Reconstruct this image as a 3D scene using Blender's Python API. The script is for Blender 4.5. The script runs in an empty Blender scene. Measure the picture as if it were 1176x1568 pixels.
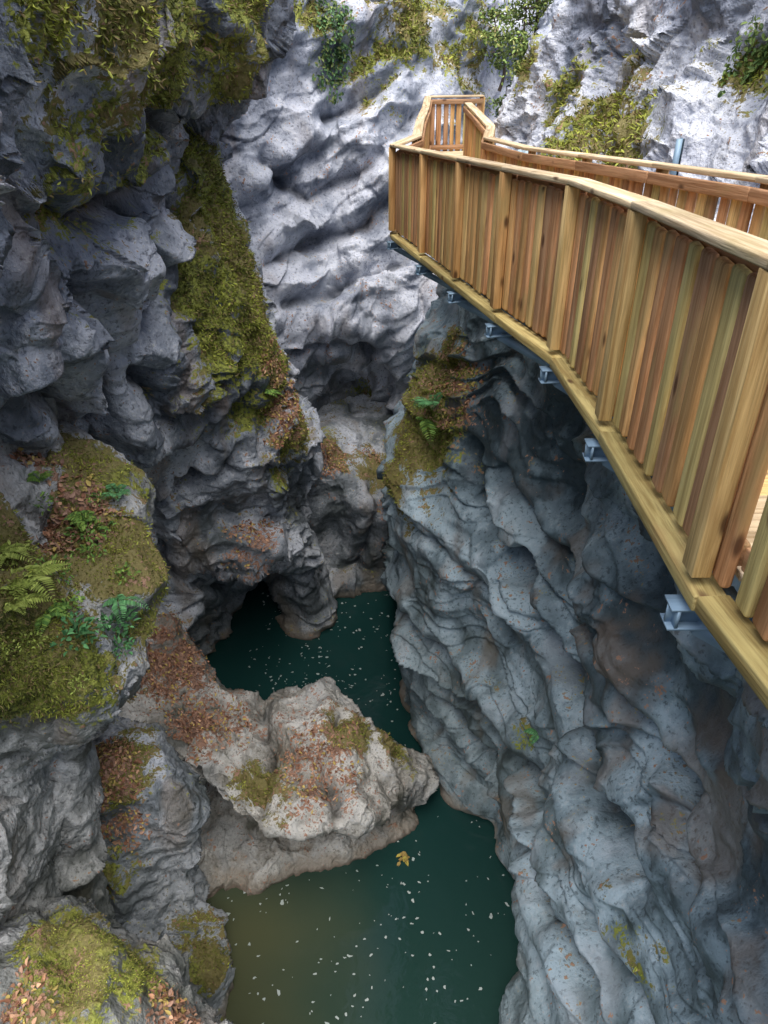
import bpy, math, random, time
import numpy as np
from mathutils import Vector
T0=time.time()
rng=np.random.default_rng(7); random.seed(7)
sc=bpy.context.scene
sc.view_settings.view_transform='Standard'
try: sc.view_settings.look='None'
except Exception: pass
sc.view_settings.exposure=0
# Camera at the origin (eye height on the boardwalk, +Y down the gorge, +Z up, metres).
# W()/Wz() turn an image pixel plus a range or a level into world XYZ.
PITCH=math.radians(33); CP,SP=math.cos(PITCH),math.sin(PITCH); F=1178.0
def W(u,v,y):
    a=(u-588)/F; b=(v-784)/F
    k=y/(CP-b*SP); return (a*k,y,(-SP-b*CP)*k)
def Wz(u,v,z):
    a=(u-588)/F; b=(v-784)/F
    k=z/(-SP-b*CP); return (a*k,(CP-b*SP)*k,z)
WATER=-14.0
# ---------------------------------------------------------------- noise
_g=rng.normal(size=(256,3)).astype(np.float32); _g/=np.linalg.norm(_g,axis=1)[:,None]
_r=rng.random((1024,4)).astype(np.float32)
def _hash(ix,iy,iz,seed):
    h=ix*np.uint32(374761393)+iy*np.uint32(668265263)+iz*np.uint32(2246822519)+np.uint32((seed*3266489917)&0xffffffff)
    h=(h^(h>>np.uint32(13)))*np.uint32(1274126177)
    h=(h^(h>>np.uint32(15)))*np.uint32(2654435761)
    return h^(h>>np.uint32(16))
def perlin(P,seed=0):
    i=np.floor(P); f=(P-i).astype(np.float32); i=i.astype(np.int32).astype(np.uint32)
    w=f*f*f*(f*(f*6-15)+10)
    out=np.zeros(len(P),np.float32)
    for dx in (0,1):
        wx=w[:,0] if dx else 1-w[:,0]
        for dy in (0,1):
            wy=w[:,1] if dy else 1-w[:,1]
            for dz in (0,1):
                wz=w[:,2] if dz else 1-w[:,2]
                g=_g[_hash(i[:,0]+np.uint32(dx),i[:,1]+np.uint32(dy),i[:,2]+np.uint32(dz),seed)&np.uint32(255)]
                out+=wx*wy*wz*(g[:,0]*(f[:,0]-dx)+g[:,1]*(f[:,1]-dy)+g[:,2]*(f[:,2]-dz))
    return out*1.6
def fbm(P,sc_,oc,seed=0,gain=.5,ridge=False):
    o=np.zeros(len(P),np.float32); a=1.0; tot=0
    for k in range(oc):
        n=perlin(P*sc_*(2.03**k)+k*17.3,seed+k)
        if ridge: n=1-2*np.abs(n)
        o+=a*n; tot+=a; a*=gain
    return o/tot
def cells(P,s,seed=0):
    # scalloped hollows: returns squared distance to nearest point (sharp crests between hollows), tilt plane, random id
    p=P*s; b=np.floor(p-.5)
    best=np.full(len(P),9e9,np.float32); bo=np.zeros((len(P),3),np.float32); bh=np.zeros(len(P),np.uint32)
    for dx in (0,1):
        for dy in (0,1):
            for dz in (0,1):
                c=b+np.array([dx,dy,dz]); ci=c.astype(np.int32).astype(np.uint32)
                h=_hash(ci[:,0],ci[:,1],ci[:,2],seed)
                off=(p-(c+.5+(_r[h&np.uint32(1023)][:,:3]-.5)*.9)).astype(np.float32)
                d=(off*off).sum(1); m=d<best
                best=np.where(m,d,best); bo[m]=off[m]; bh[m]=h[m]
    g=_g[(bh>>np.uint32(8))&np.uint32(255)]
    r=_r[(bh>>np.uint32(4))&np.uint32(1023)][:,3]
    return best,(bo*g).sum(1),r
# ---------------------------------------------------------------- surfaces
def crm(n,out):
    t=np.linspace(0,n-1,out); i=np.minimum(np.floor(t).astype(int),n-2); f=t-i
    M=np.zeros((out,n)); r=np.arange(out)
    ws=[-.5*f+f*f-.5*f**3,1-2.5*f*f+1.5*f**3,.5*f+2*f*f-1.5*f**3,-.5*f*f+.5*f**3]
    for k,w in enumerate(ws): np.add.at(M,(r,np.clip(i-1+k,0,n-1)),w)
    return M
def gnormals(G):
    du=np.gradient(G,axis=1); dv=np.gradient(G,axis=0)
    n=np.cross(du,dv); n/=np.linalg.norm(n,axis=2)[...,None]+1e-9
    return n
def mesh_from(name,V,Fc,nv=4):
    me=bpy.data.meshes.new(name); V=np.asarray(V,np.float32); Fc=np.asarray(Fc,np.int32)
    me.vertices.add(len(V)); me.vertices.foreach_set('co',V.ravel())
    me.loops.add(Fc.size); me.loops.foreach_set('vertex_index',Fc.ravel())
    me.polygons.add(len(Fc)); me.polygons.foreach_set('loop_start',np.arange(0,Fc.size,nv,dtype=np.int32))
    me.update(calc_edges=True)
    return me
def add_obj(name,me,mat=None,smooth=True,parent=None):
    o=bpy.data.objects.new(name,me); sc.collection.objects.link(o)
    if mat: me.materials.append(mat)
    if smooth: me.polygons.foreach_set('use_smooth',np.ones(len(me.polygons),bool))
    if parent: o.parent=parent
    return o
def fattr(me,name,val):
    a=me.attributes.new(name,'FLOAT','POINT'); a.data.foreach_set('value',np.asarray(val,np.float32))
BOD={}
def near(P,c):
    d=np.array(c,float); d/=np.linalg.norm(d)
    L=np.linalg.norm(P,axis=1); q=(P@d)/L
    k=np.where(q>q.max()-2e-6)[0]; return P[k[np.argmin(L[k])]]
def hit(P,u,v): return near(P,W(u,v,1.))
def blobs(P,lst):
    m=np.zeros(len(P),np.float32)
    for (c,r,s) in lst:
        c=near(P,c)
        d=((P-c)**2).sum(1)/(r*r); m=np.maximum(m,s*np.exp(-d))
    return m
def polydist(P,pts):
    D=np.full(len(P),9e9,np.float32)
    for a,b in zip(pts[:-1],pts[1:]):
        ab=b-a; t=np.clip(((P-a)@ab)/(ab@ab+1e-9),0,1); D=np.minimum(D,((P-a-t[:,None]*ab)**2).sum(1))
    return np.sqrt(D)
def blur(A,sh,it):
    A=A.reshape(sh)
    for _ in range(it):
        B=A.copy(); B[1:-1]=(A[:-2]+2*A[1:-1]+A[2:])/4; A=B.copy(); A[:,1:-1]=(B[:,:-2]+2*B[:,1:-1]+B[:,2:])/4
    return A.reshape(-1,sh[2])
def rock(name,net,res,mat,big=.35,scal=.2,scal2=.06,tilt=.08,strat=(),moss=(),litter=(),painted_shade=(),brown=(),pale=(),mup=0.3,lup=0.0,seed=1,rid=.05,grooves=(),squash=(0,0,1,.0),fine=.03,flute=0.,fs=.6,rf=1.3):
    net=np.array(net,float); R,C=net.shape[:2]
    Mr=crm(R,res[0]); Mc=crm(C,res[1])
    G=np.einsum('ar,rck->ack',Mr,net); G=np.einsum('bc,ack->abk',Mc,G)
    N=gnormals(G); sgn=-1 if (N*-G).sum()<0 else 1
    sh=G.shape
    def nor(P): return (gnormals(P.reshape(sh))*sgn).reshape(-1,3).astype(np.float32)
    P=G.reshape(-1,3).astype(np.float32); N=nor(P)
    wp=np.stack([fbm(P,.45,2,seed+50+k) for k in range(3)],1)
    d=big*fbm(P+wp*.8,.4,2,seed,gain=.4)+big*.45*fbm(P+wp*.7,.6,2,seed+5,ridge=True,gain=.4)
    if flute: d+=flute*fbm((P+wp*.8)*np.array([1,1,.2],np.float32),.9,2,seed+6,ridge=True,gain=.35)
    P0=P.copy()
    P=P+N*d[:,None]
    Ns=blur(nor(P),sh,14); N=(Ns/(np.linalg.norm(Ns,axis=1)[:,None]+1e-9)).astype(np.float32)
    cav=np.zeros(len(P),np.float32); disp=np.zeros(len(P),np.float32)
    jit=fbm(P0,1.1,3,seed+44)*.2
    for (pl,wd,dp) in grooves:
        pts=[hit(P0,u,v) for u,v in pl]; D=np.maximum(polydist(P0,pts)+jit,0)
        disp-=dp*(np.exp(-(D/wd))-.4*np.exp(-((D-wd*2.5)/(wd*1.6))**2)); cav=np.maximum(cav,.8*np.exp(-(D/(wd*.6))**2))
    for j,(sd,th,am,wa) in enumerate(strat):
        t=(P@np.array(sd,np.float32))+wa*wp[:,j%3]+.02*fbm(P,1.2,2,seed+9+j)
        t=t/th; t=t+.75*perlin(np.stack([t*.7,t*0,t*0],1),seed+3+j)
        ft=np.floor(t); f=t-ft; lay=_r[(ft.astype(np.int32)+j*37)&1023]
        pr=np.where(f<.06,f/.06,(1-(f-.06)/.94)); pr=np.where(f<.06,pr,.7*pr**2+.3*pr)
        mod=np.clip(.5+1.8*fbm(P*np.array([.6,.6,1.2],np.float32),.5,2,seed+12+j),.0,1)*(.4+.9*lay[:,1])
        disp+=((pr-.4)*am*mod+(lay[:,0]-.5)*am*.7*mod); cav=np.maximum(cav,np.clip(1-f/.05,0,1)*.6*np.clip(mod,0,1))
    wp2=np.stack([fbm(P,.9,3,seed+70+k) for k in range(3)],1)
    sdir=np.array(squash[:3],np.float32); sdir/=np.linalg.norm(sdir)
    Q=P+wp2*.45; Q=Q+(Q@sdir)[:,None]*sdir*squash[3]
    b1,t1,r1=cells(Q,fs,seed); b2,t2,r2=cells(Q+3,fs*2.9,seed+1)
    fm=np.clip(.5+2.2*perlin(P*.4,seed+33),.0,1); fm2=np.clip(.5+2.2*perlin(P*.7+9,seed+34),.0,1)
    disp+=scal*(b1-.3)*1.6+scal2*(b2-.3)*1.6*(.3+.7*fm)+tilt*t1*fm2*.6+tilt*.35*t2*fm2
    rn=fbm(P+wp2*.2,rf,5,seed+20,ridge=True,gain=.52)
    disp+=rid*rn+fine*fbm(P,4,3,seed+30,gain=.6)*(.1+.9*fm)
    P=P+N*disp[:,None]; N=nor(P)
    up=N[:,2]
    mn=fbm(P,.8,3,seed+90); mf=fbm(P,3.,3,seed+93)
    ms=blobs(P0,moss); lt=blobs(P0,litter)
    mossv=np.clip(ms*(.58+.6*np.clip(up+.4,0,1))+mup*np.clip(up-.2,0,1)+(mn*.4+mf*.35)*(ms>.02)+mn*.15,0,1)
    litv=np.clip(lt*np.clip(up*1.5+.4,0,1)+lup*np.clip(up-.4,0,1)+mn*.2,0,1)
    streak=fbm((P+wp*.5)*np.array([1,1,.14],np.float32),1.5,4,seed+66,gain=.6)
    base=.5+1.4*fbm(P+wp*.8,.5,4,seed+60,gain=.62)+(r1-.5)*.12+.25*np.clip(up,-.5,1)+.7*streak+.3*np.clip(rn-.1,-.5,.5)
    base=base-.5*blobs(P0,painted_shade)+.45*blobs(P0,pale)+.25*np.clip(b1-.35,-.3,.4)  # first blob set paints shade into the rock tone, pale set lightens it
    stn=fbm(P*np.array([1,1,.25],np.float32)+wp*.4,1.1,4,seed+64)+.5*blobs(P0,brown)
    idx=np.arange(res[0]*res[1]).reshape(res)
    q=np.stack([idx[:-1,:-1],idx[:-1,1:],idx[1:,1:],idx[1:,:-1]],-1).reshape(-1,4)
    if sgn<0: q=q[:,::-1]
    me=mesh_from(name,P,q)
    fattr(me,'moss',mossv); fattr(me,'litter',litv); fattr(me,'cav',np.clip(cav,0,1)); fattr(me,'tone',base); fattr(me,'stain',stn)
    BOD[name]=(P,N,mossv,litv)
    return add_obj(name,me,mat)
# ---------------------------------------------------------------- node helper
class NT:
    def __init__(s,name):
        s.m=bpy.data.materials.new(name); s.m.use_nodes=True; s.t=s.m.node_tree; s.t.nodes.clear()
        s.o=s.n('ShaderNodeOutputMaterial'); s.p=s.n('ShaderNodeBsdfPrincipled'); s.l(s.p.outputs[0],s.o.inputs[0])
    def n(s,t,**k):
        x=s.t.nodes.new(t)
        for a,b in k.items(): setattr(x,a,b)
        return x
    def l(s,a,b): s.t.links.new(a,b)
    def set(s,inp,v):
        if hasattr(v,'is_linked') : s.l(v,inp)
        else: inp.default_value=v
    def noise(s,co,scale,det=6,rough=.6,dist=0):
        x=s.n('ShaderNodeTexNoise'); x.inputs['Scale'].default_value=scale; x.inputs['Detail'].default_value=det
        x.inputs['Roughness'].default_value=rough; x.inputs['Distortion'].default_value=dist
        if co: s.l(co,x.inputs['Vector'])
        return x.outputs[0]
    def math(s,op,a,b=0.,c=0.,clamp=False):
        x=s.n('ShaderNodeMath',operation=op,use_clamp=clamp)
        s.set(x.inputs[0],a); s.set(x.inputs[1],b); s.set(x.inputs[2],c); return x.outputs[0]
    def ss(s,v,a,b,lo=0.,hi=1.):
        x=s.n('ShaderNodeMapRange',interpolation_type='SMOOTHSTEP'); s.set(x.inputs[0],v)
        for i,q in ((1,a),(2,b),(3,lo),(4,hi)): x.inputs[i].default_value=q
        return x.outputs[0]
    def mix(s,f,a,b,mode='MIX'):
        x=s.n('ShaderNodeMix',data_type='RGBA',blend_type=mode); s.set(x.inputs[0],f)
        for i,v in ((6,a),(7,b)):
            if isinstance(v,tuple): v=tuple(v)+(1,)*(4-len(v))
            s.set(x.inputs[i],v)
        return x.outputs[2]
    def attr(s,name,vec=False,col=False):
        x=s.n('ShaderNodeAttribute',attribute_name=name); return x.outputs['Color'] if col else (x.outputs['Vector'] if vec else x.outputs['Fac'])
    def map(s,co,scale):
        x=s.n('ShaderNodeMapping'); x.inputs['Scale'].default_value=scale; s.l(co,x.inputs[0]); return x.outputs[0]
def rock_mat(name,dark,mid,light,white=.5,stain=.3,bump=.8,beige=(.32,.28,.225)):
    s=NT(name); geo=s.n('ShaderNodeNewGeometry'); co=geo.outputs['Position']
    sep=s.n('ShaderNodeSeparateXYZ'); s.l(co,sep.inputs[0]); z=sep.outputs[2]
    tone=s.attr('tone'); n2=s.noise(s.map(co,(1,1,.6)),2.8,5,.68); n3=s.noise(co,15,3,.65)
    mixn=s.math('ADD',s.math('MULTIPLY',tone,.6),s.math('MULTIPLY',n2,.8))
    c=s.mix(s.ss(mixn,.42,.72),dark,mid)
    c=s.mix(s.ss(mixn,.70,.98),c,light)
    c=s.mix(s.math('MULTIPLY',s.ss(n3,.53,.66),s.ss(mixn,.6,.9,0.,white)),c,(.72,.74,.77))
    c=s.mix(s.ss(n3,.33,.45,.6,0.),c,tuple(x*.4 for x in dark))
    st=s.attr('stain')
    c=s.mix(s.ss(st,.10,.4,0.,stain),c,(.25,.18,.13))
    c=s.mix(s.ss(st,-.45,-.12,.35,0.),c,(.53,.57,.64))
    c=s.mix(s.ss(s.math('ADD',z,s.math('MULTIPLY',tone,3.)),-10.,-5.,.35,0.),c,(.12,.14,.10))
    zz=s.math('ADD',z,s.math('MULTIPLY',n2,-.6))
    c=s.mix(s.ss(zz,-14.15,-13.95,.8,0.),c,beige)
    c=s.mix(s.ss(z,-14.02,-13.88,.8,0.),c,(.11,.07,.045))
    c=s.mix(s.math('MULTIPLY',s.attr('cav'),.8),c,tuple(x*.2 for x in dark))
    nn=s.math('ADD',s.math('ADD',n3,n2),-1.)
    mf=s.ss(s.math('ADD',s.attr('moss'),s.math('MULTIPLY',nn,1.3)),.32,.46)
    mc=s.mix(s.ss(n3,.36,.6),(.07,.08,.02),(.29,.32,.06)); mc=s.mix(s.ss(tone,.55,.9),mc,(.22,.19,.07))
    c=s.mix(mf,c,mc)
    lf=s.ss(s.math('ADD',s.attr('litter'),s.math('MULTIPLY',nn,1.9)),.38,.48)
    lc=s.mix(s.ss(n3,.4,.6),(.16,.085,.06),(.40,.24,.17))
    c=s.mix(lf,c,lc)
    s.l(c,s.p.inputs['Base Color'])
    s.set(s.p.inputs['Roughness'],s.ss(n2,.3,.7,.5,.85))
    s.p.inputs['Specular IOR Level'].default_value=.4
    h=s.math('ADD',s.math('MULTIPLY',n2,1.1),s.math('MULTIPLY',n3,.5))
    b=s.n('ShaderNodeBump'); b.inputs['Strength'].default_value=bump; b.inputs['Distance'].default_value=.09
    s.l(h,b.inputs['Height']); s.l(b.outputs[0],s.p.inputs['Normal'])
    return s.m
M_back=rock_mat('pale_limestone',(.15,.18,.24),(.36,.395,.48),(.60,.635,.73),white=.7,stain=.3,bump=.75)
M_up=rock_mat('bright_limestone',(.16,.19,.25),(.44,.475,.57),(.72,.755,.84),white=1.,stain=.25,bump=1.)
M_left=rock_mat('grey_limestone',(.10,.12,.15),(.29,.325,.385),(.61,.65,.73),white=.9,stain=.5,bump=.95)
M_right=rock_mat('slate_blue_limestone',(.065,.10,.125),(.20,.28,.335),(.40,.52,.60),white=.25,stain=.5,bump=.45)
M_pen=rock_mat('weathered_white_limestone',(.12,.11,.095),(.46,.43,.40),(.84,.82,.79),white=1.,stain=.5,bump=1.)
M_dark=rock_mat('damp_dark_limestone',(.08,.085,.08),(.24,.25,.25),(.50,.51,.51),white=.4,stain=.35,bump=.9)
# ---------------------------------------------------------------- back cliff
us=[60,180,280,380,480,560,640,720,800,900]
rows=[(-420,[17,19,21,23,24,25,26,28,30,32]),(-200,[17,19,20.5,22,23,24,25,27,29,31]),(-40,[17,19,20,21,22.2,23,24,26,28,30]),
(120,[17,19,20,21,22,22.5,22.8,25,28,30]),(250,[17,19,19.8,20.6,21.5,21.6,22,24,27,29]),(400,[17,18.6,19.3,20,21,21.2,21.4,22.5,25,27]),
(500,[17,18,18.8,19.6,20.4,20.7,20.9,21.6,23,25]),(590,[17,18,18.6,19.4,21.2,22.8,21.2,21,22,24]),(680,[17,18,18.5,19.2,20.8,22.1,20.8,20.5,21.5,23]),(760,[17,18,18.5,19,20,20.6,20.3,20.2,21,22]),(900,[17,18,18.5,19,19.6,19.8,19.8,19.8,20,21])]
net=[[W(u,v,y) for u,y in zip(us,ys)] for v,ys in rows]
net=[[(x,y+7,z+.8) for x,y,z in net[0]],[(x,y+1.5,z+.6) for x,y,z in net[0]]]+net
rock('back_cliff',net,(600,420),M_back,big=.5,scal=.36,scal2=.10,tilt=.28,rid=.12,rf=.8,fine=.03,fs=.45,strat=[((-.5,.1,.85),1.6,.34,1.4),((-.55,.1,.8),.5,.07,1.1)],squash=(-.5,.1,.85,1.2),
 moss=[(W(620,40,22.8),1.2,.75),(W(540,100,22),.7,.6),(W(700,70,25),1.4,.7),(W(560,610,21.5),.9,.3),(W(460,10,22),.7,.5)],mup=.2,seed=3,brown=[(W(530,600,21),1.3,.6)],painted_shade=[(W(540,600,22),1.2,.6),(W(690,350,22),1.2,.6)],
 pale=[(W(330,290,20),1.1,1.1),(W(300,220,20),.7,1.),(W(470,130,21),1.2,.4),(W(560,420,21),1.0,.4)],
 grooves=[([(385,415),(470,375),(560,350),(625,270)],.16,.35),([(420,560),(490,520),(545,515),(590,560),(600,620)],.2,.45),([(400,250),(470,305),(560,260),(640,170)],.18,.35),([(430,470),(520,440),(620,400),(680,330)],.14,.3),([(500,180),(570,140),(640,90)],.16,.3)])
# ---------------------------------------------------------------- left cliff
def Lrow(v,s,ys):
    u=[-420,-120,50,150,230,s-60,s,s-10,s-60]
    u=[min(a,s-5) if i<7 else a for i,a in enumerate(u)]
    yy=ys+[ys[-1]+2.0,ys[-1]+5.0]
    return [W(a,v,y) for i,(a,y) in enumerate(zip(u,yy))]
net=[Lrow(-260,425,[3.2,5.6,7,8.5,10.3,12.5,13.5]),Lrow(-60,415,[3,5.2,6.5,8,9.8,12,13.2]),
Lrow(50,390,[3,5.2,6.4,7.8,9.6,12,13]),Lrow(140,335,[3,5.4,7.0,8.8,11.2,12.8,14]),Lrow(215,285,[3,5.6,7.6,9.6,11.6,12.8,13.8]),
Lrow(300,320,[3,5.7,8,10,11.6,12.6,13.8]),Lrow(420,372,[3,5.9,8,9.8,11.2,12.6,14]),Lrow(520,392,[3,5.9,7.8,9.5,11,12.6,14]),
Lrow(600,430,[3,6,8.2,9.8,11,13,14.6]),Lrow(690,472,[3,6,8.6,10.5,11.8,14,15.4]),Lrow(760,447,[3,6.2,9,11,12.2,14,15.4]),
Lrow(812,450,[3,6.4,9.4,11.4,12.5,13.9,15.3]),Lrow(848,466,[3,6.5,9.8,11.8,12.8,14,15.4])]
net=[[(x-7,y,z+.9) for x,y,z in net[0]],[(x-1.2,y,z+.7) for x,y,z in net[0]]]+net
net.append([W(a,b,y) for a,b,y in [(-420,940,3),(-120,940,6.6),(50,940,10),(150,945,12),(268,940,13.4),(395,870,18.4),(474,940,15.9),(455,935,18),(400,930,20)]])
net.append([W(a,b,y) for a,b,y in [(-420,1100,3),(-120,1100,6.6),(50,1080,10),(150,1070,12),(272,1045,13.4),(395,915,18.4),(478,990,15.9),(455,980,18),(400,980,20)]])
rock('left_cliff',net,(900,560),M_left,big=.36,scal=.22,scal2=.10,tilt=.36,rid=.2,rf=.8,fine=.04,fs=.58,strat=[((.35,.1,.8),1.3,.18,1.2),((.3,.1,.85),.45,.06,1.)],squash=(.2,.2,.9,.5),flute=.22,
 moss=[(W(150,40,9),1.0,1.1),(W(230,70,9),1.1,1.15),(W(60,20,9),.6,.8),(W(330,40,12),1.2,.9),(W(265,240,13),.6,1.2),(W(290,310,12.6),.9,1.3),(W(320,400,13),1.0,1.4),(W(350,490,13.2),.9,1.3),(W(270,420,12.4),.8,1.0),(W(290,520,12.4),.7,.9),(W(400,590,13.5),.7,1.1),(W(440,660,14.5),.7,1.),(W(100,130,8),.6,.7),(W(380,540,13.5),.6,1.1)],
 litter=[(W(390,560,13.3),.5,.6),(W(425,640,14.2),.7,.7),(W(370,840,13.6),.5,.55)],mup=.38,seed=11,painted_shade=[(W(200,480,11),1.2,.45),(W(60,250,8),1.3,.4)],pale=[(W(200,370,11),.5,.6),(W(270,820,12),1.0,.4),(W(150,480,9),.6,.4),(W(60,600,8),.6,.4)],brown=[(W(60,640,8),.7,.4)],
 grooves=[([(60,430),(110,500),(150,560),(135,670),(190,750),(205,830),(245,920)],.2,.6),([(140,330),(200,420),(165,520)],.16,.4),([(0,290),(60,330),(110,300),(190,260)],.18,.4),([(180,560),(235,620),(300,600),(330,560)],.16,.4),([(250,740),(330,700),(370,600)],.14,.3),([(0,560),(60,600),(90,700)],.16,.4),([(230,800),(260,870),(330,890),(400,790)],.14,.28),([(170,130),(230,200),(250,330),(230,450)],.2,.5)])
# ---------------------------------------------------------------- middle rock
cols=[400,440,480,520,560,600,640,700]
rws=[(600,[23.5]*8),(655,[20.5,20.3,20.3,20.3,20.6,20.8,20.8,21]),(690,[19.5,19,18.6,19.3,19.8,20,20,20]),(730,[19.3,18.6,18,18.1,18.4,18.8,19,19]),
(775,[19.3,18.5,17.9,17.9,17.5,18,18.5,19]),(830,[19.2,18.5,18.1,18.1,17.7,17.9,18.3,18.6]),(868,[19,18.3,17.9,18,17.9,17.8,18,18.4]),(893,[18.6,17.7,17.3,17.3,17.4,17.5,17.7,18]),(940,[18.6,17.7,17.3,17.3,17.4,17.5,17.7,18])]
net=[[W(u,v,y) for u,y in zip(cols,ys)] for v,ys in rws]
rock('mid_gorge_rock',net,(300,230),M_left,big=.25,scal=.22,scal2=.08,tilt=.14,rid=.12,moss=[(W(600,720,19),.8,.8),(W(500,690,19),.6,.5)],
 litter=[(W(500,700,18.6),.7,.6),(W(590,780,18),.4,.5),(W(570,700,19.5),.6,.35)],mup=.3,seed=23,grooves=[([(450,700),(448,760),(450,860)],.2,.8),([(500,880),(545,865),(575,800),(570,740)],.12,.3)])
# ---------------------------------------------------------------- peninsula boulder
def row(l): return [Wz(*p) for p in l]
r1=row([(150,930,-10.6),(250,952,-11),(330,1035,-12),(400,1090,-12.7),(450,1068,-12.3),(510,1070,-12.3),(580,1125,-12.8),(640,1165,-13.4),(652,1178,-14.3)])
r0=[(x,y+.25,-14.8) for x,y,z in r1]
r2=row([(120,1010,-10.4),(215,1030,-11),(290,1090,-11.7),(370,1140,-12.1),(440,1140,-11.8),(520,1140,-11.8),(590,1178,-12.4),(640,1188,-13.2),(655,1188,-14.3)])
r3=row([(100,1090,-10.6),(190,1100,-11),(262,1145,-11.5),(342,1215,-11.8),(420,1262,-12),(510,1258,-12.1),(590,1232,-12.7),(640,1205,-13.4),(652,1198,-14.3)])
r4=row([(110,1170,-12.4),(215,1180,-12.6),(285,1215,-13.0),(352,1255,-13.2),(430,1287,-13.3),(515,1285,-13.3),(590,1262,-13.5),(632,1225,-13.9),(648,1208,-14.4)])
r35=[(x,y+e,z-.35) for (x,y,z),e in zip(r3,[.2,.3,.5,.6,.6,.55,.4,.1,0])]
r4=[(x,y+e,z) for (x,y,z),e in zip(r4,[.3,.6,1.2,1.3,1.3,1.2,.7,.1,0])]
r5=row([(110,1320,-13.3),(230,1325,-13.4),(295,1320,-13.6),(355,1320,-13.75),(430,1315,-13.8),(522,1292,-13.85),(595,1270,-13.95),(630,1238,-14.1),(645,1218,-14.5)])
r6=row([(110,1375,-14.1),(230,1375,-14.1),(295,1370,-14.1),(355,1362,-14.1),(430,1350,-14.1),(525,1320,-14.1),(600,1286,-14.1),(635,1244,-14.2),(646,1226,-14.6)])
r7=[(x,y-.2,-15) for x,y,z in r6]
rock('peninsula_boulder',[r0,r1,r2,r3,r35,r4,r5,r6,r7],(420,520),M_pen,big=.16,scal=.2,scal2=.10,tilt=.26,rid=.16,fine=.07,fs=.9,moss=[(Wz(400,1200,-12),.5,.7),(Wz(530,1130,-12),.5,.7),(Wz(240,1040,-11),.7,.3),(Wz(590,1150,-12.6),.4,.5)],
 litter=[(Wz(260,1010,-11.3),1.0,.75),(Wz(310,1110,-11.8),.8,.55),(Wz(480,1160,-11.9),.9,.4)],mup=.2,lup=.2,seed=31,painted_shade=[(Wz(400,1288,-13.2),.7,.9),(Wz(500,1287,-13.3),.5,.9),(Wz(320,1260,-13),.5,.9)],grooves=[([(400,1090),(410,1150),(400,1230)],.14,.3),([(520,1100),(500,1180),(520,1250)],.12,.2)])
# ---------------------------------------------------------------- near left ledge
def Erow(v,s,ys,dv=0):
    u=[-420,-150,-20,60,s-50,s,s-8,s-50]
    yy=ys+[ys[-1]+.9,ys[-1]+3]
    return [W(a,v,y) for a,y in zip(u,yy)]
net=[Erow(600,20,[4,6,7.6,8.6,9,9.2]),Erow(670,70,[3.8,5.6,7.1,8,8.4,8.6]),Erow(715,140,[3.7,5.4,6.8,7.8,7.9,8.1]),Erow(770,185,[3.6,5.1,6.1,7.3,7.4,7.6]),
Erow(835,200,[3.5,4.8,5.7,6.9,7.0,7.2]),Erow(900,215,[3.4,4.6,5.5,6.3,6.3,6.5]),Erow(960,195,[3.4,4.5,5.0,5.6,6.0,6.4]),Erow(1020,180,[3.3,4.4,4.8,5.1,5.7,6.1]),Erow(1070,135,[3.3,4.4,4.9,5.1,5.5,5.8]),
Erow(1110,120,[3.4,4.6,5.4,5.8,6.0,6.2]),Erow(1190,125,[3.4,4.7,5.6,6.1,6.3,6.5]),Erow(1300,130,[3.3,4.6,5.4,5.9,6.2,6.4]),Erow(1430,135,[3.1,4.3,5.1,5.6,6,6.2]),Erow(1600,140,[2.9,4,4.8,5.2,5.6,5.8]),Erow(1900,160,[2.6,3.5,4.2,4.5,4.9,5])]
rock('mossy_ledge',net,(560,360),M_dark,big=.28,scal=.2,scal2=.07,tilt=.16,rid=.14,fs=.9,flute=.1,moss=[(W(120,745,7.5),.5,1.0),(W(150,870,6.4),.6,.9),(W(60,1030,5.4),.7,1.4),(W(10,960,5.5),.6,.9),(W(0,870,5.5),.5,.8),(W(80,900,5.5),.5,.7)],
 litter=[(W(70,850,6.6),.6,.6),(W(30,720,7),.5,.4),(W(120,810,6.8),.4,.5)],brown=[(W(20,720,7),.8,.4)],pale=[(W(20,740,7),.5,.6)],mup=.28,lup=.15,seed=41)
# ---------------------------------------------------------------- left pillar
def Prow(v,s,ys):
    u=[-160,0,90,min(180,s-50),s-28,s,s-5,s-60]
    yy=ys+[ys[-1]+1,ys[-1]+3.5]
    return [W(a,v,y) for a,y in zip(u,yy)]
net=[Prow(1060,120,[9,9.6,10,10,10,10]),Prow(1110,150,[8,8.6,9,9,9,9.1]),Prow(1150,225,[7.4,7.9,8.2,8.3,8.3,8.4]),Prow(1200,272,[7.1,7.4,7.6,7.7,7.8,8]),
Prow(1290,285,[7,7.2,7.3,7.4,7.6,7.8]),Prow(1380,292,[6.8,7,7.1,7.2,7.4,7.6]),Prow(1440,325,[6.5,6.6,6.7,6.8,7.0,7.3]),Prow(1520,342,[6,6.1,6.2,6.2,6.3,6.6]),Prow(1650,350,[5.4,5.5,5.5,5.6,5.7,5.8]),Prow(1900,350,[4.6]*6)]
rock('left_rock_pillar',net,(400,300),M_left,big=.2,scal=.2,scal2=.08,tilt=.2,rid=.15,fine=.04,fs=.9,flute=.12,moss=[(W(180,1180,8),.5,.7),(W(150,1330,7.3),.6,.4),(W(300,1500,6.6),.6,.5)],
 litter=[(W(150,1190,8),.6,.8),(W(190,1260,7.8),.5,.6)],mup=.4,seed=51,painted_shade=[(W(120,1380,7),1.2,.7)])
def Brow(v,s,ys):
    u=[-260,-80,30,min(130,s-70),s-45,s,s-5,s-60]
    yy=ys+[ys[-1]+.8,ys[-1]+2.5]
    return [W(a,v+(20 if i>3 else 0),y) for i,(a,y) in enumerate(zip(u,yy))]
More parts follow.
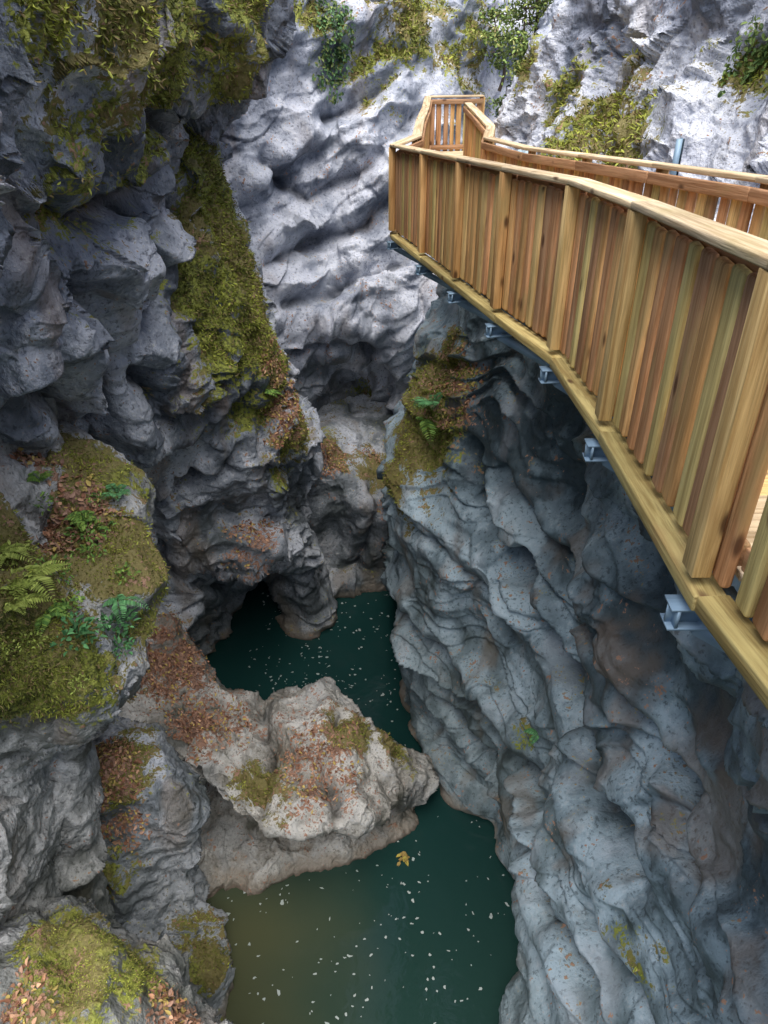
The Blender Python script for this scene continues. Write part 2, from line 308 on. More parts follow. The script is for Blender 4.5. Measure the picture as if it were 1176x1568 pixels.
net=[Brow(1400,120,[5.4,5.8,6,6,6,6]),Brow(1432,190,[4.7,5,5.1,5.2,5.3,5.4]),Brow(1475,250,[4.2,4.5,4.6,4.6,4.7,4.9]),Brow(1530,290,[3.9,4.1,4.2,4.2,4.3,4.5]),Brow(1600,330,[3.6,3.8,3.9,3.9,4,4.1]),Brow(1750,360,[3.3,3.4,3.5,3.5,3.6,3.6]),Brow(2100,380,[2.8]*6)]
rock('mossy_boulder',net,(280,280),M_dark,big=.2,scal=.18,scal2=.06,tilt=.2,rid=.14,fs=1.2,moss=[(W(120,1480,4.8),.6,.5),(W(200,1500,4.8),.4,.6)],litter=[(W(40,1560,4.2),.5,.4),(W(250,1560,4.3),.5,.4)],mup=.28,seed=61,grooves=[([(60,1420),(110,1500),(90,1580)],.08,.25)])
# ---------------------------------------------------------------- right wall
ycol=[-5,-1,2.5,4.5,6.5,8.5,10,11,12,13,14.5,17.5,21,25]
tab=[(-2.3,[3.6,3.6,3.6,3.6,3.5,3.3,3.1,2.9,2.7,2.6,2.7,3.1,3.2,3.5]),(-3.0,[2.6,2.6,2.6,2.6,2.6,2.5,2.4,2.3,2.1,1.9,1.9,2.2,3,3.5]),
(-4,[2.7,2.7,2.7,2.7,2.7,2.6,2.4,2.2,1.9,1.6,1.5,2.0,2.8,3.5]),(-5,[2.8,2.8,2.9,3.0,2.9,2.7,2.4,2.1,1.7,1.35,1.2,1.8,2.8,3.5]),
(-6.5,[2.8,2.9,3.1,3.2,2.95,2.6,2.3,1.9,1.3,.7,.6,1.4,2.4,3]),(-8,[2.9,2.9,3.1,3.1,2.8,2.55,2.2,1.7,1.0,.35,.2,.9,2,3]),
(-9.5,[2.9,2.9,2.9,2.8,2.6,2.5,2.2,1.7,1.0,.45,.35,.6,1.5,3]),(-11,[2.7,2.7,2.6,2.5,2.45,2.5,2.2,1.6,.95,.5,.45,.5,1,2.5]),
(-12.4,[2.5,2.5,2.4,2.3,2.4,2.55,2.3,1.6,.9,.45,.45,.45,.8,2]),(-13.3,[2.3,2.3,2.2,2.1,2.3,2.6,2.5,1.6,.85,.5,.45,.45,.6,1.5]),
(-13.6,[2.3,2.2,2.1,2.0,2.3,2.55,2.4,1.2,.7,.5,.45,.45,.6,1.5]),(-14.1,[2.3,2.2,2.1,2.0,2.3,2.66,2.5,1.3,.75,.5,.45,.45,.6,1.5]),(-15,[2.3,2.2,2.1,2.0,2.3,2.66,2.5,1.3,.75,.5,.45,.45,.6,1.5])]
net=[[(x,y,z) for x,y in zip(xs,ycol)] for z,xs in tab]
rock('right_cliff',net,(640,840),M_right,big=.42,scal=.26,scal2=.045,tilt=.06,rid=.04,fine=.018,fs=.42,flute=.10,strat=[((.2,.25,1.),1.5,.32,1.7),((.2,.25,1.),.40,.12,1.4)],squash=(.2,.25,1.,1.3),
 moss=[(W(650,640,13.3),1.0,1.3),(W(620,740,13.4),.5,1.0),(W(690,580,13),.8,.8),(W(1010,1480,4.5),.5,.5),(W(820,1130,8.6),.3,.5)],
 litter=[(W(700,600,12.8),.9,.6)],mup=.2,seed=71,painted_shade=[(W(950,850,7),2.0,1.0),(W(1120,1100,4.5),1.2,1.),(W(820,650,10),1.8,.9),(W(1100,1350,3.8),1.0,.7)],brown=[(W(980,950,6),1.4,.6),(W(1120,1250,4),1.1,.7),(W(730,1070,11),1.2,.45),(W(860,1180,8),.8,.3)],  # dark blobs paint the deck's shade into the wall colour
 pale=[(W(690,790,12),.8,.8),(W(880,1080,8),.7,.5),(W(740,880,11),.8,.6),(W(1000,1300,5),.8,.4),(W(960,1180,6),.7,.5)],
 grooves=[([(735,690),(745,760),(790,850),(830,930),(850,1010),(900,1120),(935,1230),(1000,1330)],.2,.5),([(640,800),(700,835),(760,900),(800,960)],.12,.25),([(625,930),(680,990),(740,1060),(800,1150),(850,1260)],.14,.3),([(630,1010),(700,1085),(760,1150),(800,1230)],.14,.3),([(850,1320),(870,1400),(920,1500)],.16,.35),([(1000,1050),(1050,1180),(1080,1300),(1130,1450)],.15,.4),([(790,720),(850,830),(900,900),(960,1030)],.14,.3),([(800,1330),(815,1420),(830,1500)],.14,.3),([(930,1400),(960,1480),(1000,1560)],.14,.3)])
# ---------------------------------------------------------------- right upper cliff
ycol=[-5,0,4,7,9.5,12,14.5,17,18.5,20,23,27]
tab=[(-5,[4.2]*12),(-2.9,[3.2,3.3,3.4,3.5,3.5,3.3,3.1,2.8,2.8,4,6,8]),(-2,[3.6,3.7,3.9,4.0,4.0,3.7,3.3,2.9,3.0,4.5,6,8]),(-1.2,[3.7,3.9,4.3,4.4,4.6,4.3,3.9,3.1,3.2,4.8,7,9]),
(-.4,[3.9,4.1,4.6,4.9,4.9,4.7,4.3,3.4,3.5,5,7,9]),(.6,[4,4.2,4.8,4.9,4.8,4.5,4.2,3.6,3.8,5.2,7.5,10]),(1.6,[4.5,4.6,5,5.2,5.2,5,4.8,4.3,4.5,6,8.5,11]),(2.4,[6,6,6,6.2,6.5,6.5,6.3,6,6.5,8,10,12]),(3,[10,10,10,10,10,10,10,10,10,12,14,16])]
net=[[(x,y,z) for x,y in zip(xs,ycol)] for z,xs in tab]
rock('upper_right_cliff',net,(460,560),M_up,big=.36,scal=.25,scal2=.12,tilt=.4,rid=.24,rf=.9,fine=.05,fs=.7,flute=.14,
 moss=[(W(870,150,16),.6,.65),(W(940,200,13),.8,.8),(W(990,215,13),.6,.7),(W(830,110,17),.5,.55),(W(1160,100,10),.5,.6)],mup=.25,seed=81)
net=[[(x,y,z) for x,y in ((-6,33),(0,34),(4,35),(8,36),(14,34),(20,30))] for z in (-8,-3,0,3,5)]
rock('distant_cliff',net,(160,240),M_back,big=1.,scal=.6,scal2=.2,tilt=.3,fs=.3,moss=[((6,35,0),2,.5)],mup=.3,seed=91)
# ---------------------------------------------------------------- water
s=NT('gorge_water'); geo=s.n('ShaderNodeNewGeometry'); co=geo.outputs['Position']
sep=s.n('ShaderNodeSeparateXYZ'); s.l(co,sep.inputs[0])
wn=s.noise(co,.5,3,.5)
shx=s.math('ADD',sep.outputs[0],s.math('MULTIPLY',s.math('ADD',wn,-.5),1.6))
shal=s.math('MULTIPLY',s.ss(shx,-2.8,.4,1.,0.),s.ss(sep.outputs[1],7.3,9.6,1.,0.))
c=s.mix(shal,(.012,.050,.047),(.125,.125,.06))
c=s.mix(s.ss(sep.outputs[1],5.,12.,.4,0.),c,(.035,.065,.045))
s.l(c,s.p.inputs['Base Color']); s.p.inputs['Roughness'].default_value=.02; s.p.inputs['IOR'].default_value=1.36
b=s.n('ShaderNodeBump'); b.inputs['Strength'].default_value=.35; b.inputs['Distance'].default_value=.03
s.l(s.noise(co,2.6,3,.55,.5),b.inputs['Height']); s.l(b.outputs[0],s.p.inputs['Normal'])
me=mesh_from('river_water',[(-12,-12,WATER),(8,-12,WATER),(8,30,WATER),(-12,30,WATER)],[(0,1,2,3)])
add_obj('river_water',me,s.m,smooth=False)
# ---------------------------------------------------------------- leaf meshes
def leaf_mat(name,rough=.6):
    s=NT(name); c=s.attr('lcol',col=True); s.l(c,s.p.inputs['Base Color']); s.p.inputs['Roughness'].default_value=rough; s.p.inputs['Specular IOR Level'].default_value=.3
    return s.m
M_leaf=leaf_mat('foliage_leaf'); M_dry=leaf_mat('dry_leaf',.8)
def unit(v): return v/(np.linalg.norm(v,axis=1)[:,None]+1e-9)
def leaves(name,C,A,N,L,Wd,col,mat,parent=None,fold=.25):
    C=np.asarray(C,float);A=unit(np.asarray(A,float));n=len(C)
    S=unit(np.cross(A,np.asarray(N,float))); Nn=np.cross(S,A)
    L=np.broadcast_to(L,(n,))[:,None]; Wd=np.broadcast_to(Wd,(n,))[:,None]
    up=Nn*Wd*fold
    V=np.stack([C,C+A*L*.3+S*Wd*.42+up,C+A*L*.68+S*Wd*.36+up,C+A*L-Nn*L*.08,C+A*L*.68-S*Wd*.36+up,C+A*L*.3-S*Wd*.42+up],1).reshape(-1,3)
    b=np.arange(n)[:,None]*6
    Fc=np.concatenate([b+np.array([[0,1,2,3]]),b+np.array([[0,3,4,5]])],0)
    me=mesh_from(name,V,Fc); a=me.attributes.new('lcol','FLOAT_COLOR','POINT')
    cc=np.concatenate([np.repeat(col,6,0),np.ones((n*6,1))],1).astype(np.float32); a.data.foreach_set('color',cc.ravel())
    return add_obj(name,me,mat,smooth=False,parent=parent)
def pick(body,which,n,thr):
    P,N,m,l=BOD[body]; w=(m if which=='m' else l).copy(); w[w<thr]=0
    w=w*((N*-P).sum(1)>-.2*np.linalg.norm(P,axis=1))
    if w.sum()<=0: return np.zeros((0,3)),np.zeros((0,3))
    i=rng.choice(len(P),n,p=w/w.sum()); return P[i]+rng.normal(0,.012,(n,3)),N[i]
def pal(n,cols,var=.25):
    cols=np.array(cols); c=cols[rng.integers(0,len(cols),n)]*(1+rng.normal(0,var,(n,1))); return np.clip(c,.005,.9)
C_=[];N_=[]
for b,n in (('peninsula_boulder',1900),('left_cliff',1300),('mid_gorge_rock',500),('mossy_ledge',800),('left_rock_pillar',800),('mossy_boulder',450),('right_cliff',400)):
    p,q=pick(b,'l',n,.25); C_.append(p+q*.015); N_.append(q)
C_=np.concatenate(C_);N_=np.concatenate(N_); n=len(C_)
A=rng.normal(size=(n,3)); A-=N_*(A*N_).sum(1)[:,None]*.85
sz=np.where(np.linalg.norm(C_,axis=1)<8,.65,1.)
leaves('leaf_litter',C_,A,N_+rng.normal(0,.35,(n,3)),rng.uniform(.05,.1,n)*sz,rng.uniform(.035,.06,n)*sz,pal(n,[(.38,.20,.12),(.27,.13,.08),(.50,.30,.19),(.42,.26,.19),(.52,.40,.13)]),M_dry)
C_=[];N_=[];S_=[]
for b,n,sz in (('left_cliff',26000,.055),('mossy_ledge',14000,.035),('mossy_boulder',5000,.028),('left_rock_pillar',3000,.045),('right_cliff',3400,.055),('back_cliff',3000,.1),('upper_right_cliff',2800,.08),('mid_gorge_rock',1000,.06),('peninsula_boulder',1200,.05)):
    p,q=pick(b,'m',n,.42); C_.append(p); N_.append(q); S_.append(np.full(len(p),sz))
C_=np.concatenate(C_);N_=np.concatenate(N_);S_=np.concatenate(S_); n=len(C_)
A=N_*.7+rng.normal(0,.6,(n,3))+np.array([0,0,-.35])
cn=np.clip(.55+fbm(C_.astype(np.float32),1.3,3,5)*1.4,0,1)[:,None]
colr=(np.array([[.085,.10,.025]])*(1-cn)+np.array([[.38,.42,.07]])*cn)*(1+rng.normal(0,.3,(n,1)))
br=rng.random(n)<.28; colr[br]=np.array([.26,.20,.09])*(1+rng.normal(0,.25,(br.sum(),1)))
leaves('moss_tufts',C_,A,rng.normal(size=(n,3)),S_*rng.uniform(.6,1.6,n),S_*rng.uniform(.25,.5,n),np.clip(colr,.005,.6),M_leaf)
# ---------------------------------------------------------------- plants
def snapc(body,u,v):
    P,N=BOD[body][0],BOD[body][1]; p=hit(P,u,v); i=np.argmin(((P-p)**2).sum(1)); return P[i].astype(float),N[i].astype(float)
def leafy(name,c,r,n,L,cols,flat=.6,droop=0.):
    D=unit(rng.normal(size=(n,3))); D[:,2]=np.abs(D[:,2])*flat; rr=r*rng.random(n)**.5
    C=np.array(c)+D*rr[:,None]; A=D+rng.normal(0,.4,(n,3)); A[:,2]-=droop
    N=rng.normal(0,.5,(n,3)); N[:,2]+=1
    return leaves(name,C,A,N,rng.uniform(.6,1.3,n)*L,rng.uniform(.4,.7,n)*L,pal(n,cols),M_leaf)
def fern(name,c,nf,L,cols,nor=(0,0,1)):
    CC=[];AA=[];NN=[];LL=[]
    for k in range(nf):
        th=random.uniform(0,6.28); d=np.array([math.cos(th),math.sin(th),0])*1.+np.array(nor)*.5; l=L*random.uniform(.6,1.1)
        m=16; sd=np.cross(d,[0,0,1]); sd/=np.linalg.norm(sd)
        for i in range(m):
            t=(i+1)/m; p=np.array(c)+d*l*t*.8+np.array([0,0,1])*l*(.7*t-.85*t*t)
            w=l*.26*math.sin(math.pi*min(1,.15+t*.85))+.01
            for sg in (-1,1):
                CC.append(p);AA.append(sd*sg+d*.35+np.array([0,0,-.15]));NN.append((random.gauss(0,.15),random.gauss(0,.15),1));LL.append(w)
    n=len(CC); LL=np.array(LL); return leaves(name,CC,AA,NN,LL,np.maximum(LL*.28,.012),pal(n,cols,.15),M_leaf,fold=.1)
G1=[(.18,.33,.07),(.26,.40,.08),(.10,.21,.05)]; G2=[(.10,.29,.11),(.16,.40,.16),(.08,.20,.08)]; G3=[(.42,.50,.12),(.30,.38,.08)]
for (u,v,r,n,L,cl) in [(140,820,.24,120,.06,G1),(170,955,.22,110,.07,G2),(110,975,.24,100,.08,G2),(180,990,.17,70,.06,G2),(15,860,.28,140,.05,G3),(40,985,.16,80,.04,G3),(75,880,.24,100,.045,G1),(115,1050,.12,80,.03,G3),(60,770,.15,50,.05,G1),(20,910,.24,120,.045,G3),(185,880,.14,50,.05,G1),(150,770,.12,40,.04,G1),(90,930,.18,70,.05,G1),(0,1000,.15,60,.03,G3),(140,850,.16,60,.05,G1)]:
    p,nn=snapc('mossy_ledge',u,v); leafy('leafy_plant',p+nn*.05,r,n,L,cl)
for (b,u,v,nf,L,cl) in [('mossy_ledge',40,890,9,.4,G3),('mossy_ledge',0,850,8,.42,G3),('mossy_ledge',70,940,8,.3,G1),('mossy_ledge',178,760,6,.22,G2),('mossy_ledge',130,800,7,.25,G1),('mossy_ledge',60,740,6,.22,G1),('mossy_ledge',180,920,7,.28,G2),('mossy_ledge',20,930,7,.3,G3),
   ('right_cliff',650,640,9,.55,G1),('right_cliff',662,620,8,.5,G2),('right_cliff',825,1125,6,.22,G2),('left_cliff',405,600,5,.3,G1)]:
    p,nn=snapc(b,u,v); fern('fern',p+nn*.03,nf,L,cl,nn)
def ivy(name,pts,n,L,cols):
    CC=[]
    for (b,u,v,y,r,w) in pts:
        P,N=BOD[b][0],BOD[b][1]; c=hit(P,u,v); d=((P-c)**2).sum(1)+((P[:,2]-c[2])**2)*(-.6); i=np.where(d<r*r)[0]
        if len(i)==0: continue
        k=rng.choice(i,int(n*w)); CC.append((P[k]+N[k]*rng.uniform(.02,.15,(len(k),1)),N[k]))
    C=np.concatenate([a for a,_ in CC]);N=np.concatenate([a for _,a in CC]); n=len(C)
    A=N*.5+rng.normal(0,.5,(n,3)); A[:,2]-=.7
    leaves(name,C,A,N+rng.normal(0,.4,(n,3)),rng.uniform(.7,1.3,n)*L,rng.uniform(.5,.8,n)*L,pal(n,cols),M_leaf)
ivy('hanging_ivy',[('back_cliff',505,100,22,.5,1),('back_cliff',520,50,22,.45,1),('back_cliff',500,20,22,.4,.6)],260,.10,[(.07,.15,.06),(.12,.24,.09),(.2,.26,.08)])
ivy('cliff_shrub',[('upper_right_cliff',1150,105,10,.3,.5),('upper_right_cliff',1165,85,9.5,.25,.4)],260,.07,[(.1,.18,.05),(.18,.26,.07)])
def tube(P,Rd,seg=8):
    V=[];Fc=[]
    P=[Vector(p) for p in P]
    for i,p in enumerate(P):
        d=(P[min(i+1,len(P)-1)]-P[max(i-1,0)]).normalized(); x=d.orthogonal().normalized(); y=d.cross(x)
        for k in range(seg):
            a=6.2832*k/seg; V.append(p+(x*math.cos(a)+y*math.sin(a))*Rd[i])
    for i in range(len(P)-1):
        for k in range(seg): Fc.append((i*seg+k,i*seg+(k+1)%seg,(i+1)*seg+(k+1)%seg,(i+1)*seg+k))
    return V,Fc
s=NT('bark'); s.l(s.mix(s.noise(None,8,4),(.04,.03,.022),(.13,.10,.075)),s.p.inputs['Base Color']); s.p.inputs['Roughness'].default_value=.9; M_bark=s.m
def tree(base,h,lean,cr,n,L,cols):
    e=bpy.data.objects.new('tree',None); sc.collection.objects.link(e); base=np.array(base)
    V=[];Fc=[]; tips=[]
    tr=[base+np.array(lean)*t*t*h+np.array([math.sin(t*5)*.12,math.cos(t*4)*.1,h*t]) for t in np.linspace(0,1,9)]
    v,f=tube(tr,[h*.03*(1-t*.8) for t in np.linspace(0,1,9)]); V+=v;Fc+=f
    for k in range(11):
        i=random.randint(3,8); d=unit(rng.normal(size=(1,3)))[0]; d[2]=abs(d[2])*.4
        l=cr*random.uniform(.6,1.15); pts=[tr[i]+d*l*t+np.array([0,0,-.25*l*t*t]) for t in (0,.33,.66,1)]
        o=len(V); v,f=tube(pts,[h*.012,h*.009,h*.006,h*.003],5); V+=v; Fc+=[tuple(a+o for a in q) for q in f]; tips+=pts[1:]
    me=mesh_from('trunk',V,Fc); add_obj('trunk',me,M_bark,parent=e)
    tips=np.array(tips); k=rng.integers(0,len(tips),n); C=tips[k]+rng.normal(0,cr*.15,(n,3))
    A=rng.normal(size=(n,3)); A[:,2]-=.4; N=rng.normal(0,.6,(n,3)); N[:,2]+=1
    sh=np.array([.6,1.,1.4])[k%3][:,None]
    leaves('crown',C,A,N,rng.uniform(.6,1.3,n)*L,rng.uniform(.5,.8,n)*L,np.clip(pal(n,cols)*sh,.01,.5),M_leaf,parent=e)
G4=[(.24,.33,.09),(.33,.40,.11),(.14,.22,.06)]
tree(W(790,190,23),2.6,(.05,0,0),.9,1700,.10,G4)
tree(W(765,140,25),1.8,(-.1,0,0),.6,800,.10,G4)
tree(W(812,80,23),2.0,(0,0,0),.9,1300,.10,G4)
tree(W(775,230,21),1.4,(0,0,0),.5,800,.09,[(.12,.17,.06),(.16,.22,.07)])
# ---------------------------------------------------------------- foam
n=700; V=[];Fc=[]
k=0
while k<n:
    y=random.uniform(5.5,17.3); x=random.uniform(-4,2.7)
    if y>12.5: x=random.uniform(-3.5,.4)
    if fbm(np.array([[x,y,0]],np.float32),.6,2,77)[0]<-.05 : 
        if random.random()<.7: continue
    r=random.uniform(.012,.045)*(1 if random.random()<.88 else 1.6); m=8; th0=random.uniform(0,6.28); el=random.uniform(.3,1)
    o=len(V)
    for i in range(m):
        a=6.2832*i/m; rr=r*random.uniform(.35,1.2); px,py=rr*math.cos(a),rr*math.sin(a)*el
        V.append((x+px*math.cos(th0)-py*math.sin(th0),y+px*math.sin(th0)+py*math.cos(th0),WATER+.006))
    Fc.append(tuple(range(o,o+m))); k+=1
me=mesh_from('foam_flecks',V,Fc,8); s=NT('foam'); s.p.inputs['Base Color'].default_value=(.46,.53,.51,1); s.p.inputs['Roughness'].default_value=.7
add_obj('foam_flecks',me,s.m,smooth=False)
cx=np.array(Wz(620,1314,-13.98)); n=16
leaves('floating_leaf',cx+rng.normal(0,.05,(n,3))*[1,1,.05],rng.normal(size=(n,3))*[1,1,.1],np.tile([0,0,1.],(n,1)),.12,.08,pal(n,[(.45,.38,.08),(.35,.25,.08)]),M_dry)
# ---------------------------------------------------------------- boardwalk
s=NT('pressure_treated_pine'); g=s.attr('gco',vec=True); bc=s.attr('bcol',col=True)
g1=s.noise(s.map(g,(22,1.1,22)),1.,5,.62,.5); g2=s.noise(s.map(g,(90,3,90)),1.,3,.6); g3=s.noise(s.map(g,(4,1.5,4)),1.,3,.6)
c=s.mix(s.ss(g1,.35,.65),(.68,.58,.48),(1.2,1.15,1.1)); c=s.mix(1.,bc,c,'MULTIPLY')
c=s.mix(s.ss(g2,.5,.72,0.,.3),c,(.16,.09,.04)); c=s.mix(s.ss(g3,.52,.75,0.,.45),c,(.36,.32,.13))
c=s.mix(s.ss(g3,.26,.44,.35,0.),c,(.32,.17,.08))
v=s.n('ShaderNodeTexVoronoi'); v.inputs['Scale'].default_value=1.; s.l(s.map(g,(5.5,2.2,5.5)),v.inputs['Vector'])
c=s.mix(s.ss(v.outputs['Distance'],.05,.16,.9,0.),c,(.09,.04,.02))
s.l(c,s.p.inputs['Base Color']); s.p.inputs['Roughness'].default_value=.68; s.p.inputs['Specular IOR Level'].default_value=.25
b=s.n('ShaderNodeBump'); b.inputs['Strength'].default_value=.6; b.inputs['Distance'].default_value=.008; s.l(s.math('ADD',g1,g2),b.inputs['Height']); s.l(b.outputs[0],s.p.inputs['Normal'])
M_wood=s.m
class Boards:
    def __init__(s): s.V=[];s.F=[];s.G=[];s.C=[]
    def box(s,c,ax,ay,az,hx,hy,hz,col):
        o=len(s.V); off=(random.uniform(0,50),random.uniform(0,50),random.uniform(0,50)); k=1+random.gauss(0,.13)
        for sx in (-1,1):
            for sy in (-1,1):
                for sz in (-1,1):
                    s.V.append(tuple(Vector(c)+ax*(hx*sx)+ay*(hy*sy)+az*(hz*sz)))
                    s.G.append((off[0]+hx*sx,off[1]+hy*sy,off[2]+hz*sz)); s.C.append((col[0]*k,col[1]*k,col[2]*k,1))
        for f in ((0,1,3,2),(4,6,7,5),(0,4,5,1),(2,3,7,6),(0,2,6,4),(1,5,7,3)): s.F.append(tuple(o+i for i in f))
    def obj(s,name,parent=None,bev=.004,seg=1):
        me=mesh_from(name,s.V,s.F); a=me.attributes.new('gco','FLOAT_VECTOR','POINT'); a.data.foreach_set('vector',np.array(s.G,np.float32).ravel())
        a=me.attributes.new('bcol','FLOAT_COLOR','POINT'); a.data.foreach_set('color',np.array(s.C,np.float32).ravel())
        o=add_obj(name,me,M_wood,smooth=False,parent=parent)
        if bev: m=o.modifiers.new('b','BEVEL'); m.width=bev; m.segments=seg
        return o
GOLD=(.66,.42,.19);YEL=(.68,.51,.24);RED=(.56,.32,.17);GRN=(.52,.45,.20);BRN=(.44,.27,.16);PALE=(.70,.60,.42)
def ztop(y): return -.4-.098*y if y<11.2 else -1.5
H=1.1
outer=[(1.45,-2.5),(1.40,-.9),(1.28,.7),(1.18,2.2),(1.24,3.75),(1.24,5.13),(1.0,6.4),(.77,7.75),(.50,9.3),(.17,11.2)]
outer2=[(.17,11.2),(.50,12.1),(.62,14.0),(.80,16.0),(.95,18.2)]
inner=[(2.7,-2.5),(2.6,-.9),(2.45,.7),(2.4,2.2),(2.44,3.75),(2.42,5.3),(2.22,6.8),(1.98,8.4),(1.72,10.1),(1.43,11.9)]
inner2=[(1.43,11.9),(1.62,13.2),(1.62,15.2),(1.60,16.8)]
endr=[(.95,18.2),(2.1,18.4)]
def railing(name,pts,side,pitch=.15):
    e=bpy.data.objects.new(name,None); sc.collection.objects.link(e)
    pl=Boards();po=Boards();ra=Boards()
    Z=Vector((0,0,1))
    for i,(x,y) in enumerate(pts):
        d=Vector((pts[min(i+1,len(pts)-1)][0]-pts[max(i-1,0)][0],pts[min(i+1,len(pts)-1)][1]-pts[max(i-1,0)][1],0)).normalized()
        nrm=Vector((-d.y,d.x,0))*side; zt=ztop(y)
        po.box(Vector((x,y,zt-H*.5+.02))+nrm*.062,d,Z,nrm,.05,H*.5-.02,.036,random.choice((GOLD,YEL,GOLD)))
    for i in range(len(pts)-1):
        p=Vector((pts[i][0],pts[i][1],ztop(pts[i][1]))); q=Vector((pts[i+1][0],pts[i+1][1],ztop(pts[i+1][1])))
        dv=q-p; L=dv.length; d=dv.normalized(); dh=Vector((d.x,d.y,0)).normalized(); nrm=Vector((-dh.y,dh.x,0))*side
        up=d.cross(nrm).normalized(); up=up if up.z>0 else -up
        nb=max(1,int(round(L/pitch)))
        for k in range(nb):
            t=(k+.5)/nb+random.uniform(-.01,.01); c=p.lerp(q,t)
            col=random.choice((GOLD,GOLD,YEL,RED,RED,GRN,BRN)); w=L/nb*.5*random.uniform(.56,.78)
            hh=H*.5-.04+random.uniform(-.008,.008)
            az=(nrm+dh*random.uniform(-.08,.08)).normalized(); axx=Z.cross(az); tl=(Z+dh*random.uniform(-.016,.016)).normalized()
            pl.box(c+Vector((0,0,-H*.5-.01)),axx,tl,az,w,hh,.022,col)
        m=(p+q)*.5
        ra.box(m+up*.02+nrm*.03,nrm,d,up,.07,L*.5+.012,.018,PALE)
        ra.box(m-up*.07-nrm*.047,nrm,d,up,.02,L*.5-.01,.045,BRN)
        ra.box(m-up*(H-.16)-nrm*.047,nrm,d,up,.02,L*.5-.01,.045,BRN)
        ra.box(m-up*(H+.03)+nrm*.035,nrm,d,up,.06,L*.5+.008,.033,random.choice((YEL,GRN)))
    pl.obj('boards',e,.018,4);po.obj('posts',e,.006,2);ra.obj('rails',e,.008,2); return e
railing('wooden_railing',outer,1); railing('wooden_railing',outer2,1); railing('wooden_railing',inner,-1); railing('wooden_railing',inner2,-1); railing('wooden_railing',endr,1)
bwk=bpy.data.objects.new('wooden_boardwalk',None); sc.collection.objects.link(bwk)
dk=Boards();jo=Boards()
oc=outer+outer2[1:]; ic=inner+inner2[1:]+[(2.1,18.4)]
def along(pts,t):
    L=[0]
    for a,b in zip(pts[:-1],pts[1:]): L.append(L[-1]+math.dist(a,b))
    s_=t*L[-1]
    for i in range(len(pts)-1):
        if s_<=L[i+1]+1e-9:
            f=(s_-L[i])/(L[i+1]-L[i]); return Vector((pts[i][0]*(1-f)+pts[i+1][0]*f,pts[i][1]*(1-f)+pts[i+1][1]*f,0))
n=int(21/.15)
for k in range(n):
    a=along(oc,(k+.5)/n); b_=along(ic,(k+.5)/n); a.z=ztop(a.y)-H+.06; b_.z=a.z
    d=(b_-a).normalized(); t=Vector((-d.y,d.x,0)); c=(a+b_)*.5
    dk.box(c,t,d,Vector((0,0,1)),.068,(b_-a).length*.5-.06,.018,random.choice((YEL,PALE,PALE,(.5,.44,.34))))
dk.obj('deck_planks',bwk)
for off in (.2,.5,.8):
    for k in range(24):
        a=along(oc,k/24).lerp(along(ic,k/24),off); b_=along(oc,(k+1)/24).lerp(along(ic,(k+1)/24),off)
        a.z=ztop(a.y)-H-.06; b_.z=ztop(b_.y)-H-.06; d=(b_-a).normalized(); sd=d.cross(Vector((0,0,1))).normalized()
        jo.box((a+b_)*.5,sd,d,sd.cross(d),.04,(b_-a).length*.5,.075,BRN)
jo.obj('bearers',bwk)
s=NT('galvanised_steel'); s.l(s.mix(s.noise(None,9,3),(.13,.22,.32),(.28,.40,.52)),s.p.inputs['Base Color']); s.p.inputs['Metallic'].default_value=.2; s.p.inputs['Roughness'].default_value=.5
M_steel=s.m
def boxmesh(lst):
    V=[];Fc=[]
    for c,ax,ay,az in lst:
        o=len(V)
        for sx in (-1,1):
            for sy in (-1,1):
                for sz in (-1,1): V.append(tuple(Vector(c)+ax*sx+ay*sy+az*sz))
        for f in ((0,1,3,2),(4,6,7,5),(0,4,5,1),(2,3,7,6),(0,2,6,4),(1,5,7,3)): Fc.append(tuple(o+i for i in f))
    return V,Fc
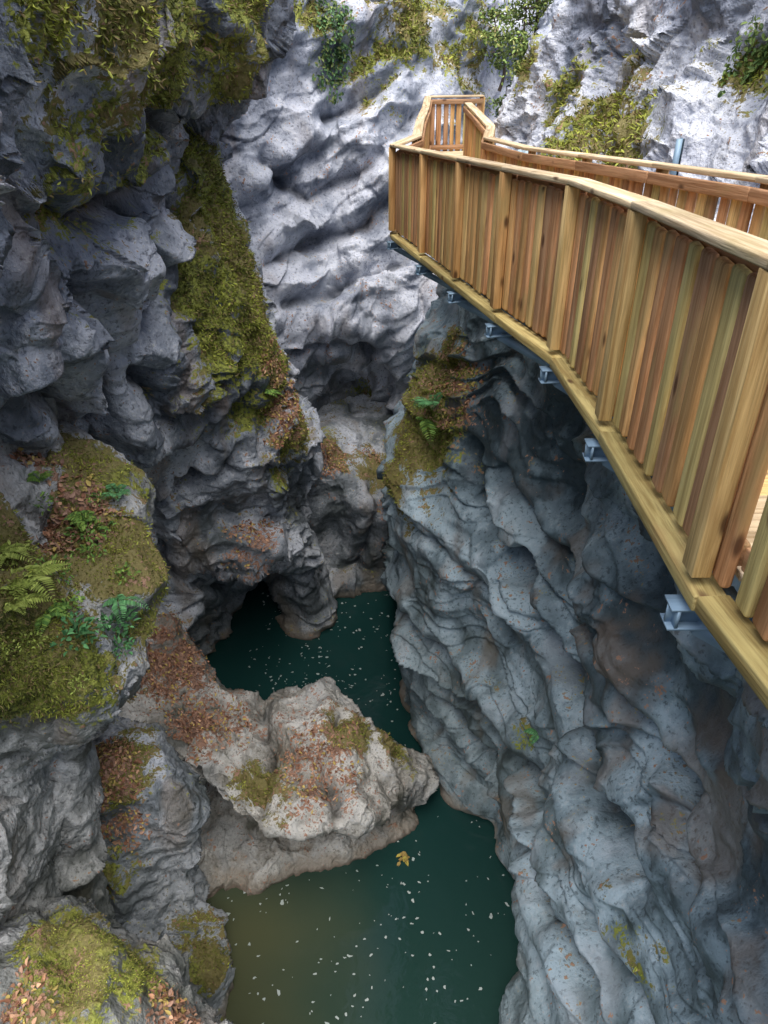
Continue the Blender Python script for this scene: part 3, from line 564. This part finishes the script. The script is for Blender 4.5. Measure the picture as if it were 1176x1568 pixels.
for i in range(1,len(outer)):
    x,y=outer[i]; xi,yi=inner[i]; z=ztop(y)-H-.16
    a=Vector((x,y,z)); b_=Vector((xi+.7,yi,z)); d=(b_-a).normalized(); t=Vector((-d.y,d.x,0)); U=Vector((0,0,1))
    a=a-d*.13; L=(b_-a).length*.5; c=(a+b_)*.5
    L1=[(c+U*.045,d*L,t*.045,U*.005),(c-U*.045,d*L,t*.045,U*.005),(c,d*L,t*.005,U*.04),(a+d*.03,d*.006,t*.045,U*.0395)]
    e1=a+d*.12-U*.05; e2=Vector((b_.x-.3,b_.y,z-1.1)); dd=(e2-e1).normalized(); sd=dd.cross(t).normalized()
    L1.append(((e1+e2)*.5,dd*(e2-e1).length*.5,t*.033,sd*.033))
    L1.append((a+d*.22+U*.068,d*.03,t*.05,U*.018))
    V,Fc=boxmesh(L1); me=mesh_from('steel_bracket',V,Fc); add_obj('steel_bracket',me,M_steel,smooth=False,parent=bwk)
V,Fc=boxmesh([(Vector(W(1033,262,8.5)),Vector((.04,0,0)),Vector((0,.01,0)),Vector((0,0,.3))),(Vector(W(1033,262,8.5))+Vector((.03,.03,0)),Vector((.01,0,0)),Vector((0,.04,0)),Vector((0,0,.3)))])
add_obj('steel_post',mesh_from('steel_post',V,Fc),M_steel,smooth=False)
# ---------------------------------------------------------------- light, camera
w=bpy.data.worlds.new('World'); sc.world=w; w.use_nodes=True; nt=w.node_tree; bg=nt.nodes['Background']
sky=nt.nodes.new('ShaderNodeTexSky'); sky.sky_type='NISHITA'; sky.sun_disc=False
EL,AZ=math.radians(70),math.radians(180)
sky.sun_elevation=EL; sky.sun_rotation=AZ; sky.air_density=1.; sky.dust_density=4.
nt.links.new(sky.outputs[0],bg.inputs[0]); bg.inputs[1].default_value=.15
sun=bpy.data.lights.new('sun','SUN'); sun.energy=4.9; sun.angle=math.radians(60); sun.color=(1,.97,.93)
so=bpy.data.objects.new('sun',sun); sc.collection.objects.link(so)
dirv=Vector((math.sin(AZ)*math.cos(EL),math.cos(AZ)*math.cos(EL),math.sin(EL))); so.rotation_euler=dirv.to_track_quat('Z','Y').to_euler()
cam=bpy.data.cameras.new('camera'); cam.sensor_fit='VERTICAL'; cam.sensor_height=36; cam.lens=36*F/1568; cam.clip_end=500; cam.clip_start=.05
cob=bpy.data.objects.new('camera',cam); cob.rotation_euler=(math.pi/2-PITCH,0,0); sc.collection.objects.link(cob); sc.camera=cob
